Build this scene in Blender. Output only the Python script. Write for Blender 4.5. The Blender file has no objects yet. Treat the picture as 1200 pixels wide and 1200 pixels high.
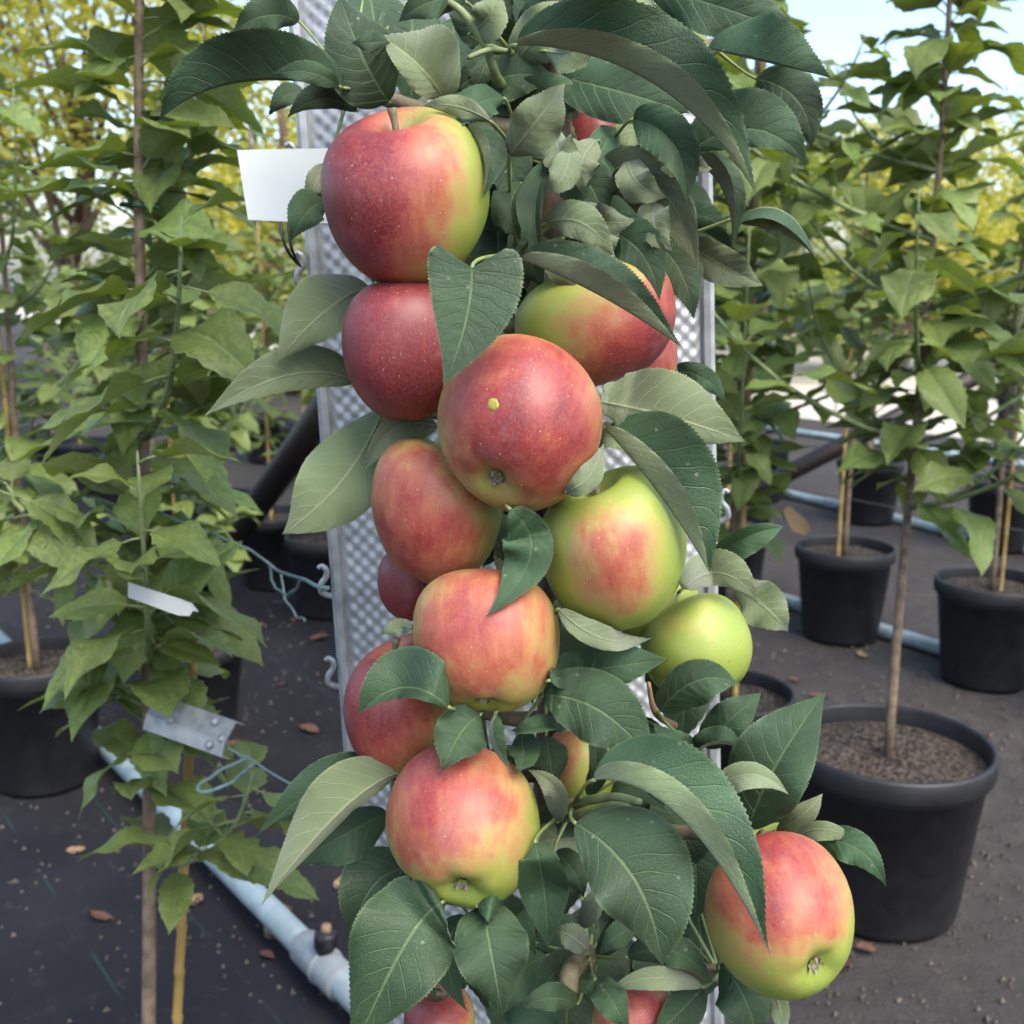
import bpy, math, random
from mathutils import Vector, Matrix, noise
R = math.radians
scene = bpy.context.scene
COL = scene.collection
# ------------------------------------------------------------------ camera
PITCH = R(12); CAMH = 1.03; F = 1300.0
cam = bpy.data.cameras.new('camera'); camo = bpy.data.objects.new('camera', cam); COL.objects.link(camo)
camo.location = (0, 0, CAMH); camo.rotation_euler = (R(90) - PITCH, 0, 0)
cam.sensor_width = 36; cam.lens = 39; cam.clip_start = 0.02; cam.clip_end = 600
cam.dof.use_dof = True; cam.dof.focus_distance = 0.50; cam.dof.aperture_fstop = 17
scene.camera = camo
# ------------------------------------------------------------------ sky, sun, exposure
SUN_EL, SUN_AZ = R(52), R(145)          # azimuth clockwise from +Y (the view direction): high, behind the camera
w = bpy.data.worlds.new('World'); scene.world = w; w.use_nodes = True
nt = w.node_tree; bg = nt.nodes['Background']
sky = nt.nodes.new('ShaderNodeTexSky'); sky.sky_type = 'NISHITA'; sky.sun_disc = False
sky.sun_elevation = SUN_EL; sky.sun_rotation = SUN_AZ; sky.dust_density = 2.5; sky.air_density = 1.0; sky.ozone_density = 1.0
nt.links.new(sky.outputs[0], bg.inputs[0]); bg.inputs[1].default_value = 0.15
sl = bpy.data.lights.new('sun', 'SUN'); sl.energy = 1.5; sl.angle = R(42); sl.color = (1, 0.92, 0.80)
so = bpy.data.objects.new('sun', sl); COL.objects.link(so)
sd = Vector((math.sin(SUN_AZ) * math.cos(SUN_EL), math.cos(SUN_AZ) * math.cos(SUN_EL), math.sin(SUN_EL)))
so.rotation_euler = sd.to_track_quat('Z', 'Y').to_euler(); so.location = (0, -3, 6)
vs = scene.view_settings; vs.view_transform = 'Standard'; vs.look = 'None'; vs.gamma = 1.0; vs.exposure = 1.4
vs.use_curve_mapping = False
cy = scene.cycles; cy.use_adaptive_sampling = True; cy.adaptive_threshold = .035; cy.use_denoising = True; cy.max_bounces = 4; cy.diffuse_bounces = 2; cy.glossy_bounces = 2; cy.transmission_bounces = 3; cy.transparent_max_bounces = 4; cy.caustics_reflective = False; cy.caustics_refractive = False
# ------------------------------------------------------------------ helpers
CAM = Vector((0, 0, CAMH)); VR = Vector((1, 0, 0))
VF = Vector((0, math.cos(PITCH), -math.sin(PITCH))); VU = Vector((0, math.sin(PITCH), math.cos(PITCH)))
def at(px, py, z):
    """world point at depth z (metres) for a point read off the 1200 px photograph"""
    return CAM + z * (VF + VR * ((px - 600) / F) - VU * ((py - 600) / F))
def ground(px, py, h=0.0):
    v = (py - 600) / F
    return at(px, py, (CAMH - h) / (v * math.cos(PITCH) + math.sin(PITCH)))
def row(n, s):                      # rows of pots run along (-.6,.8)
    return Vector((.8 * n - .6 * s, .6 * n + .8 * s, 0))
def mesh(name, verts, faces, mats, parent=None, mi=None, smooth=True, uv=None, loc=None):
    me = bpy.data.meshes.new(name); me.from_pydata([tuple(v) for v in verts], [], faces)
    for m in (mats if isinstance(mats, (list, tuple)) else [mats]): me.materials.append(m)
    if mi: me.polygons.foreach_set('material_index', mi)
    if smooth: me.polygons.foreach_set('use_smooth', [True] * len(me.polygons))
    if uv:
        l = me.uv_layers.new(name='UVMap')
        for lp in me.loops: l.data[lp.index].uv = uv[lp.vertex_index]
    me.update()
    return link(name, me, parent, loc)
def link(name, me, parent=None, loc=None):
    o = bpy.data.objects.new(name, me); COL.objects.link(o)
    if parent: o.parent = parent
    if loc is not None: o.location = loc
    return o
def empty(name, loc=(0, 0, 0)):
    o = bpy.data.objects.new(name, None); COL.objects.link(o); o.location = loc; o.empty_display_size = .05; return o
def tag(o, label, cat, group=None):
    o['label'] = label; o['category'] = cat
    if group: o['group'] = group
    return o
class MB:
    def __init__(s): s.v = []; s.f = []; s.m = []
    def add(s, v, f, m=0):
        k = len(s.v); s.v += [Vector(x) for x in v]; s.f += [tuple(i + k for i in q) for q in f]; s.m += [m] * len(f)
    def tube(s, pts, rad, n=8, m=0, cap=True):
        pts = [Vector(p) for p in pts]; L = len(pts)
        if not isinstance(rad, (list, tuple)): rad = [rad] * L
        v = []; f = []; ref = None
        for i, p in enumerate(pts):
            t = (pts[min(i + 1, L - 1)] - pts[max(i - 1, 0)]).normalized()
            if ref is None: ref = t.orthogonal().normalized()
            ref = (ref - t * ref.dot(t)).normalized(); b = t.cross(ref)
            for k in range(n):
                a = 2 * math.pi * k / n
                v.append(p + (ref * math.cos(a) + b * math.sin(a)) * rad[i])
        for i in range(L - 1):
            for k in range(n):
                f.append((i * n + k, i * n + (k + 1) % n, (i + 1) * n + (k + 1) % n, (i + 1) * n + k))
        if cap: f.append(tuple(range(n - 1, -1, -1))); f.append(tuple((L - 1) * n + k for k in range(n)))
        s.add(v, f, m)
    def box(s, c, ex, ey, ez, m=0):
        c = Vector(c); v = [c + ex * i + ey * j + ez * k for i in (-1, 1) for j in (-1, 1) for k in (-1, 1)]
        s.add(v, [(0, 1, 3, 2), (4, 6, 7, 5), (0, 4, 5, 1), (2, 3, 7, 6), (0, 2, 6, 4), (1, 5, 7, 3)], m)
    def lathe(s, prof, n=32, m=0, c=(0, 0, 0)):
        v = []; f = []; L = len(prof)
        for (r, z) in prof:
            for k in range(n):
                a = 2 * math.pi * k / n; v.append((c[0] + r * math.cos(a), c[1] + r * math.sin(a), c[2] + z))
        for i in range(L - 1):
            for k in range(n): f.append((i * n + k, i * n + (k + 1) % n, (i + 1) * n + (k + 1) % n, (i + 1) * n + k))
        s.add(v, f, m)
    def build(s, name, mats, parent=None, smooth=True, loc=None):
        vv = s.v if loc is None else [v - Vector(loc) for v in s.v]
        return mesh(name, vv, s.f, mats, parent, s.m, smooth, None, loc)
def bez(a, b, c, n=10):
    a, b, c = Vector(a), Vector(b), Vector(c)
    return [a * (1 - t) ** 2 + b * 2 * t * (1 - t) + c * t * t for t in [i / (n - 1) for i in range(n)]]
def lerp(a, b, t): return a + (b - a) * t
def sstep(a, b, x):
    t = max(0, min(1, (x - a) / (b - a))); return t * t * (3 - 2 * t)
# ------------------------------------------------------------------ materials
class NT:
    def __init__(s, name):
        s.mat = bpy.data.materials.new(name); s.mat.use_nodes = True; s.t = s.mat.node_tree; s.p = s.t.nodes['Principled BSDF']
        s.out = s.t.nodes['Material Output']
    def n(s, typ, **k):
        x = s.t.nodes.new('ShaderNode' + typ)
        for a, b in k.items(): setattr(x, a, b)
        return x
    def l(s, a, b): s.t.links.new(a, b)
    def math(s, op, a, b=None, c=None):
        x = s.n('Math', operation=op)
        for i, q in enumerate((a, b, c)):
            if q is None: continue
            if isinstance(q, (int, float)): x.inputs[i].default_value = q
            else: s.l(q, x.inputs[i])
        return x.outputs[0]
    def mix(s, fac, a, b, blend='MIX'):
        x = s.n('Mix', data_type='RGBA', blend_type=blend)
        for q, i in ((fac, 0), (a, 6), (b, 7)):
            if isinstance(q, (int, float)): x.inputs[i].default_value = q
            elif isinstance(q, (tuple, list)): x.inputs[i].default_value = (*q, 1)[:4]
            else: s.l(q, x.inputs[i])
        return x.outputs[2]
    def noise(s, scale, detail=3, vec=None, rough=.5):
        x = s.n('TexNoise'); x.inputs['Scale'].default_value = scale; x.inputs['Detail'].default_value = detail; x.inputs['Roughness'].default_value = rough
        if vec is not None: s.l(vec, x.inputs['Vector'])
        return x.outputs['Fac']
    def ramp(s, fac, stops):
        x = s.n('ValToRGB'); e = x.color_ramp.elements
        while len(e) < len(stops): e.new(.5)
        for q, (p, c) in zip(e, stops): q.position = p; q.color = (*c, 1)[:4]
        s.l(fac, x.inputs[0]); return x.outputs[0]
    def sm(s, x, lo, hi, a=0., b=1.):
        q = s.n('MapRange', interpolation_type='SMOOTHSTEP'); s.l(x, q.inputs[0])
        for i, k in enumerate((lo, hi, a, b)): q.inputs[i + 1].default_value = k
        return q.outputs[0]
    def bump(s, h, strength, dist=.001, nrm=None):
        b = s.n('Bump'); b.inputs['Strength'].default_value = strength; b.inputs['Distance'].default_value = dist; s.l(h, b.inputs['Height'])
        if nrm is not None: s.l(nrm, b.inputs['Normal'])
        return b.outputs[0]
    def set(s, **k):
        for a, b in k.items():
            i = s.p.inputs[a.replace('_', ' ')]
            if isinstance(b, (int, float)): i.default_value = b
            elif isinstance(b, tuple): i.default_value = (*b, 1)[:4]
            else: s.l(b, i)
def mat_simple(name, col, rough=.6, var=.25, scale=40, metallic=0., bump=0.2, dist=.001):
    m = NT(name); tc = m.n('TexCoord'); nz = m.noise(scale, 5, tc.outputs['Object'])
    dark = tuple(c * (1 - var) for c in col); lite = tuple(min(1, c * (1 + var)) for c in col)
    m.set(Base_Color=m.ramp(nz, [(.3, dark), (.7, lite)]), Roughness=rough, Metallic=metallic)
    if bump: m.set(Normal=m.bump(nz, bump, dist))
    return m.mat
def leaf_mat(name, col, vein, rough, transl, tcol, var, spots=0., fuzz=0., nv=9., finesc=165, veinfac=.6, fine=True):
    m = NT(name); uvn = m.n('UVMap'); sx = m.n('SeparateXYZ'); m.l(uvn.outputs[0], sx.inputs[0])
    u, v = sx.outputs[0], sx.outputs[1]; av = m.math('ABSOLUTE', v)
    oi = m.n('ObjectInfo'); tc = m.n('TexCoord')
    big = m.noise(28, 2 if fine else 0, tc.outputs['Object'])
    c = m.math('SUBTRACT', m.math('MULTIPLY', u, nv), m.math('MULTIPLY', m.math('POWER', av, 1.25), 1.9))
    sg = m.math('MULTIPLY', m.math('SIGN', v), .22)
    wob = m.math('MULTIPLY', m.noise(2.5, 0, uvn.outputs[0]), .35) if fine else 0.
    fr = m.math('ABSOLUTE', m.math('SUBTRACT', m.math('FRACT', m.math('ADD', m.math('ADD', c, sg), wob)), .5))
    lat = m.math('MULTIPLY', m.sm(fr, .0, .055, 1, 0), m.sm(av, .35, 1., 1., .25))
    mid = m.sm(av, .018, .055, 1, 0)
    vo = m.n('TexVoronoi', feature='DISTANCE_TO_EDGE'); vo.inputs['Scale'].default_value = 1
    mp = m.n('Mapping'); mp.inputs['Scale'].default_value = (finesc * .55, finesc * .22, 1); m.l(uvn.outputs[0], mp.inputs[0]); m.l(mp.outputs[0], vo.inputs['Vector'])
    net = m.sm(vo.outputs['Distance'], 0, .16, 1, 0) if fine else None
    veins = m.math('MAXIMUM', m.math('MULTIPLY', lat, .75), m.math('MAXIMUM', mid, m.math('MULTIPLY', net, .22)) if fine else mid)
    lo = tuple(q * (1 - var) for q in col); hi = tuple(q * (1 + var) for q in col)
    hs = m.n('HueSaturation'); m.l(m.ramp(big, [(.3, lo), (.7, hi)]), hs.inputs['Color'])
    hs.inputs['Hue'].default_value = .5
    m.l(m.math('ADD', .49, m.math('MULTIPLY', oi.outputs['Random'], .022)), hs.inputs['Hue'])
    m.l(m.math('ADD', .78, m.math('MULTIPLY', oi.outputs['Random'], .45)), hs.inputs['Value'])
    base = m.mix(m.math('MULTIPLY', veins, veinfac), hs.outputs[0], vein)
    base = m.mix(m.math('MULTIPLY', m.sm(av, .93, 1.), .45), base, vein)
    if spots:
        sp = m.n('TexVoronoi'); sp.inputs['Scale'].default_value = 130; m.l(tc.outputs['Object'], sp.inputs['Vector'])
        ms = m.math('MULTIPLY', m.sm(sp.outputs['Distance'], .05, .16, 1, 0), m.sm(m.noise(60, 0, tc.outputs['Object']), .56, .64))
        base = m.mix(m.math('MULTIPLY', ms, spots), base, (.35, .34, .26))
    m.set(Base_Color=base, Roughness=m.sm(big, .2, .8, rough - .06, rough + .08))
    if fine:
        h = m.math('ADD', m.math('MULTIPLY', net, -.28), m.math('MULTIPLY', m.math('MAXIMUM', lat, mid), -1.0 if fuzz == 0 else 1.2))
        m.set(Normal=m.bump(m.math('ADD', h, m.math('MULTIPLY', m.noise(900, 0, tc.outputs['Object']), .5)), .6, .0007))
    m.p.inputs['Specular IOR Level'].default_value = .42 if not fuzz else .2
    if fuzz: m.set(Sheen_Weight=fuzz, Sheen_Roughness=.6)
    tr = m.n('BsdfTranslucent'); m.l(m.mix(m.math('MULTIPLY', veins, .5), tcol, tuple(q * .4 for q in tcol)), tr.inputs[0])
    ms = m.n('MixShader'); ms.inputs[0].default_value = transl; m.l(m.p.outputs[0], ms.inputs[1]); m.l(tr.outputs[0], ms.inputs[2]); m.l(ms.outputs[0], m.out.inputs[0])
    return m.mat
M = {}
M['leaf_up'] = leaf_mat('leaf_upper', (.038, .082, .037), (.16, .23, .11), .43, .10, (.10, .22, .03), .3, spots=.55, veinfac=.62)
M['leaf_lo'] = leaf_mat('leaf_lower', (.145, .195, .088), (.33, .38, .21), .72, .12, (.16, .26, .05), .18, fuzz=.35, veinfac=.7)
M['bleaf_up'] = leaf_mat('row_leaf_upper', (.185, .250, .080), (.30, .37, .17), .45, .46, (.55, .64, .14), .3, fine=False)  # far lighter than leaf_up: backlight and haze are put into the colour
M['bleaf_lo'] = leaf_mat('row_leaf_lower', (.31, .35, .19), (.42, .45, .28), .65, .44, (.50, .60, .18), .2, fine=False)  # underside lightened likewise, backlit glow painted in
M['petiole'] = mat_simple('petiole', (.20, .26, .10), .55, .25, 60)
M['bark'] = mat_simple('bark', (.10, .070, .045), .85, .5, 90, bump=.6, dist=.002)
M['twig'] = mat_simple('twig', (.15, .13, .075), .75, .4, 120, bump=.5)
M['ybark'] = mat_simple('sapling_bark', (.17, .125, .085), .8, .45, 70, bump=.5, dist=.002)
M['shoot'] = mat_simple('green_shoot', (.17, .22, .10), .6, .3, 60)
def cane_mat():
    m = NT('bamboo_cane'); tc = m.n('TexCoord'); nz = m.noise(14, 4, tc.outputs['Object'])
    m.set(Base_Color=m.ramp(nz, [(.3, (.30, .19, .055)), (.7, (.46, .33, .12))]), Roughness=.45); return m.mat
M['cane'] = cane_mat()
M['pot'] = mat_simple('pot_plastic', (.012, .0125, .0145), .5, .4, 30, bump=.1)
def soil_mat():
    m = NT('potting_soil'); tc = m.n('TexCoord'); nz = m.noise(120, 6, tc.outputs['Object'], .7); v = m.n('TexVoronoi'); v.inputs['Scale'].default_value = 150; m.l(tc.outputs['Object'], v.inputs['Vector'])
    m.set(Base_Color=m.ramp(m.math('MULTIPLY', nz, m.math('ADD', .5, v.outputs['Distance'])), [(.22, (.006, .005, .004)), (.45, (.034, .027, .021)), (.66, (.15, .12, .09))]), Roughness=.95, Normal=m.bump(nz, 1., .012)); return m.mat
M['soil'] = soil_mat()
def galv_mat():
    m = NT('galvanised_steel'); tc = m.n('TexCoord'); v = m.n('TexVoronoi'); v.inputs['Scale'].default_value = 90; m.l(tc.outputs['Object'], v.inputs['Vector'])
    nz = m.noise(25, 4, tc.outputs['Object'])
    f = m.math('ADD', m.math('MULTIPLY', v.outputs['Distance'], .5), m.math('MULTIPLY', nz, .6))
    m.set(Base_Color=m.ramp(f, [(.25, (.23, .25, .265)), (.75, (.42, .445, .46))]), Metallic=.35, Roughness=m.sm(nz, .2, .8, .30, .5)); return m.mat
M['galv'] = galv_mat()
M['white'] = mat_simple('white_plastic', (.50, .54, .53), .45, .04, 20, bump=.05)
M['black'] = mat_simple('black_wire', (.015, .015, .017), .4, .2, 50)
M['pvc'] = mat_simple('pvc_pipe', (.19, .26, .29), .5, .25, 22, bump=.15)
M['coupler'] = mat_simple('grey_coupler', (.24, .265, .275), .5, .18, 30, bump=.1)
M['rust'] = mat_simple('brown_steel', (.013, .009, .008), .5, .4, 60, bump=.3)
M['twine'] = mat_simple('blue_green_twine', (.16, .24, .24), .8, .3, 300)
M['wire'] = mat_simple('fence_wire', (.10, .10, .10), .5, .3, 60, metallic=.5)
M['tie'] = mat_simple('green_tie', (.02, .10, .07), .5, .2, 60)
M['dead'] = mat_simple('dead_leaf', (.095, .045, .028), .8, .45, 60, bump=.4)
M['deadpale'] = mat_simple('dry_leaf', (.24, .16, .09), .8, .3, 60, bump=.4)
M['calyx'] = mat_simple('calyx', (.24, .21, .15), .9, .7, 500, bump=.5)
def apple_mat():
    m = NT('apple_skin'); a = m.n('Attribute', attribute_name='blush'); lo = m.n('Attribute', attribute_name='loc'); tc = m.n('TexCoord')
    oi = m.n('ObjectInfo'); add = m.n('VectorMath', operation='ADD'); m.l(lo.outputs['Vector'], add.inputs[0])
    m.l(m.math('MULTIPLY', oi.outputs['Random'], 37.), add.inputs[1]); L = add.outputs[0]
    sc = m.n('Mapping'); sc.inputs['Scale'].default_value = (1, 1, .10); m.l(L, sc.inputs[0])
    streak = m.noise(8.5, 3, sc.outputs[0], .6); blot = m.noise(2.2, 3, L, .55); fine = m.noise(30, 2, L)
    b = m.math('ADD', a.outputs['Fac'], m.math('ADD', m.math('MULTIPLY', m.math('SUBTRACT', streak, .5), .36), m.math('MULTIPLY', m.math('SUBTRACT', blot, .5), .72)))
    col = m.ramp(b, [(.0, (.23, .31, .045)), (.22, (.31, .32, .062)), (.40, (.38, .235, .080)), (.58, (.37, .105, .052)), (.79, (.28, .036, .032)), (1., (.17, .015, .022))])
    col = m.mix(m.sm(fine, .35, .75, 0, .08), col, (.62, .48, .30))
    vo = m.n('TexVoronoi'); vo.inputs['Scale'].default_value = 9.5; m.l(L, vo.inputs['Vector'])
    w_ = m.noise(3.1, 2, L)
    dot = m.math('MULTIPLY', m.sm(vo.outputs['Distance'], .05, .115, 1, 0), m.sm(w_, .38, .56, .2, .9))
    col = m.mix(m.math('MULTIPLY', dot, .62), col, (.66, .54, .34))
    # dusty bloom and the odd brown mark
    bl = m.sm(m.noise(1.6, 3, L, .65),   .5, .75, 0, .08); col = m.mix(bl, col, (.55, .50, .50))
    vm = m.n('TexVoronoi'); vm.inputs['Scale'].default_value = 2.1; m.l(L, vm.inputs['Vector']); col = m.mix(m.sm(vm.outputs['Distance'], .022, .035, .8, 0), col, (.05, .03, .02))
    st = m.n('Attribute', attribute_name='russet'); rn = m.noise(22, 1, L)
    col = m.mix(m.math('MULTIPLY', st.outputs['Fac'], m.sm(rn, .3, .6)), col, (.22, .17, .07))
    m.set(Base_Color=col, Roughness=m.sm(fine, .2, .8, .44, .60), Normal=m.bump(fine, .12, .0005))
    m.p.inputs['Specular IOR Level'].default_value = .5
    m.set(Coat_Weight=.15, Coat_Roughness=.45)
    return m.mat
M['apple'] = apple_mat()
def ground_mat():
    m = NT('bare_soil'); tc = m.n('TexCoord'); g = tc.outputs['Object']; n1 = m.noise(1.3, 5, g); n2 = m.noise(18, 6, g, .65); n3 = m.noise(140, 4, g)
    c = m.ramp(m.math('ADD', m.math('MULTIPLY', n1, .5), m.math('MULTIPLY', n2, .5)), [(.32, (.018, .017, .017)), (.55, (.040, .036, .033)), (.75, (.085, .076, .066))])
    gr = m.noise(60, 5, g, .7); c = m.mix(m.sm(gr, .66, .74), c, (.22, .20, .17))
    m.set(Base_Color=c, Roughness=.9, Normal=m.bump(m.math('ADD', n2, m.math('MULTIPLY', n3, .35)), .8, .012)); return m.mat
M['ground'] = ground_mat()
def fabric_mat():
    m = NT('weed_fabric'); tc = m.n('TexCoord'); g = tc.outputs['Object']; sx = m.n('SeparateXYZ'); m.l(g, sx.inputs[0])
    wv = m.n('TexWave'); wv.inputs['Scale'].default_value = 90; m.l(g, wv.inputs['Vector'])
    n1 = m.noise(3, 5, g); n2 = m.noise(26, 6, g, .7)
    base = m.ramp(n1, [(.3, (.009, .0095, .012)), (.7, (.021, .021, .025))])
    base = m.mix(m.sm(n2, .56, .72, 0, .6), base, (.060, .053, .047))
    ln = m.math('ABSOLUTE', m.math('SUBTRACT', m.math('FRACT', m.math('MULTIPLY', sx.outputs[1], 6.2)), .5))
    base = m.mix(m.math('MULTIPLY', m.sm(ln, .006, .014, 1, 0), m.sm(m.noise(9, 3, g), .4, .65, .0, .5)), base, (.025, .09, .09))
    m.set(Base_Color=base, Roughness=.8, Specular_IOR_Level=.2, Normal=m.bump(m.math('ADD', wv.outputs['Fac'], m.math('MULTIPLY', n2, 3.)), .35, .003)); return m.mat
M['fabric'] = fabric_mat()
M['path'] = mat_simple('pale_path', (.50, .47, .40), .9, .2, 6, bump=.3, dist=.01)  # whitish tone holds the sunlit glow of the far ground
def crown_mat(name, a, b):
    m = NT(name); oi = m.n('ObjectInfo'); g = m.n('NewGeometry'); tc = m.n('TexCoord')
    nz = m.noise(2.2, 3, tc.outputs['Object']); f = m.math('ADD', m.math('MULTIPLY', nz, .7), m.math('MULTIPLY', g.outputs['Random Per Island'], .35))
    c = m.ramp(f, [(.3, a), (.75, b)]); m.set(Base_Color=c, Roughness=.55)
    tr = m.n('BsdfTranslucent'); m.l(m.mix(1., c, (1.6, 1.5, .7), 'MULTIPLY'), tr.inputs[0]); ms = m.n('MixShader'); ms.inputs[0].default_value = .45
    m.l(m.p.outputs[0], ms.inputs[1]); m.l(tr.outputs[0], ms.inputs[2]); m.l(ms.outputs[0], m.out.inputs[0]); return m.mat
M['crown'] = crown_mat('sun_tinted_foliage', (.30, .33, .055), (.50, .48, .11))  # bright yellow-green: sunlight on the far crowns is painted into the colour
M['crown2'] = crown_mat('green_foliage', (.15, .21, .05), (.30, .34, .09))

# ------------------------------------------------------------------ ground
g = mesh('ground', [(-150, -150, 0), (150, -150, 0), (150, 150, 0), (-150, 150, 0)], [(0, 1, 2, 3)], M['ground'], smooth=False); g['kind'] = 'structure'
def strip(name, n0, n1, s0, s1, z, m):
    a = math.atan2(.8, -.6); o = mesh(name, [(s0, -n1, 0), (s1, -n1, 0), (s1, -n0, 0), (s0, -n0, 0)], [(0, 1, 2, 3)], m, smooth=False)
    o.rotation_euler = (0, 0, a); o.location = (0, 0, z); o['kind'] = 'structure'; return o
strip('weed_fabric', -.9, 1.95, 1.15, 40, .004, M['fabric'])
strip('path', 6.6, 16.0, -40, 60, .006, M['path'])

# ------------------------------------------------------------------ galvanised dimpled post behind the fruit
random.seed(3)
post_top, post_bot = at(592, -160, .655), None
def post():
    base = Vector((0.0, 0, 0)); root = empty('galvanised_post', (0.046, .696, 0)); root.rotation_euler = (R(-2.0), R(-2.6), 0)
    tag(root, 'wide dimpled galvanised steel post standing behind the apple column', 'post')
    W = .131; FL = .008; H = 1.62
    # dimpled web (front face looks towards -y)
    per = .0104; z0, z1 = .45, 1.32; nx = int(2 * (W - FL) / per * 7); nz = int((z1 - z0) / per * 7)
    v = []; f = []
    for j in range(nz + 1):
        z = lerp(z0, z1, j / nz)
        for i in range(nx + 1):
            x = lerp(-W + FL, W - FL, i / nx); e = min(1, (W - FL - abs(x)) / .004)
            d = .0009 * math.sin(2 * math.pi * x / per) * math.sin(2 * math.pi * z / per)
            v.append((x, .003 + d * e - .016 * (1 - (x / (W - FL)) ** 2), z))
    for j in range(nz):
        for i in range(nx): a = j * (nx + 1) + i; f.append((a, a + 1, a + nx + 2, a + nx + 1))
    mesh('dimpled_panel', v, f, M['galv'], root)
    b = MB(); X, Y, Z = Vector((1, 0, 0)), Vector((0, 1, 0)), Vector((0, 0, 1))
    b.box((0, .004, (z1 + H) / 2), X * (W - FL), Y * .001, Z * (H - z1) / 2); b.box((0, .004, z0 / 2), X * (W - FL), Y * .001, Z * z0 / 2)
    b.build('plain_panel', M['galv'], root, smooth=False)
    for sg in (-1, 1):
        b = MB(); pr = [(W - FL - .001, .004), (W - FL + .001, -.002), (W - .003, -.003), (W, .000), (W, .030), (W - .012, .034), (W - .013, .032), (W - .002, .028), (W - .002, .002), (W - .004, -.001), (W - FL + .003, .000), (W - FL + .001, .005)]
        vv = [(sg * x, y, z) for z in (0, H) for x, y in pr]; k = len(pr)
        b.add(vv, [(i, (i + 1) % k, k + (i + 1) % k, k + i) for i in range(k)] + [tuple(range(k)), tuple(range(2 * k - 1, k - 1, -1))])
        b.build('edge_flange', M['galv'], root, smooth=False)
    # tongues that hold the trellis wire
    hk = MB(); path = [(0, 0, .000), (-.004, -.001, .001), (-.0075, -.003, .004), (-.0065, -.004, .009), (-.003, -.0045, .013), (-.0025, -.005, .017), (-.005, -.0055, .0205), (-.0075, -.0055, .0185)]
    wd = Vector((.0012, .0022, 0)); vv = []; ff = []
    sm = [Vector(p) for p in path]; fine = []
    for i in range(len(sm) - 1):
        for k in range(4): fine.append(sm[i].lerp(sm[i + 1], k / 4))
    fine.append(sm[-1]); fine = [(fine[max(i - 1, 0)] + fine[i] + fine[min(i + 1, len(fine) - 1)]) / 3 for i in range(len(fine))]
    hk.tube(fine, [.0019 if i < len(fine) - 6 else .0014 for i in range(len(fine))], 8)
    first = None
    for py in (30, 165, 300, 715, 845, 1090):
        zz = at(390, py, .66).z
        if first is None: first = hk.build('hook', M['galv'], root); o = first
        else: o = link('hook', first.data, root)
        o.location = (-W + .001, .004, zz - .012); o.scale = (1.15, 1.15, 1.15)
    for py in (130, 660):
        o = link('hook', first.data, root); o.location = (W - .001, .004, at(800, py, .66).z); o.scale = (-1.15, 1.15, 1.15)
    return root
POST = post()

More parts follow.
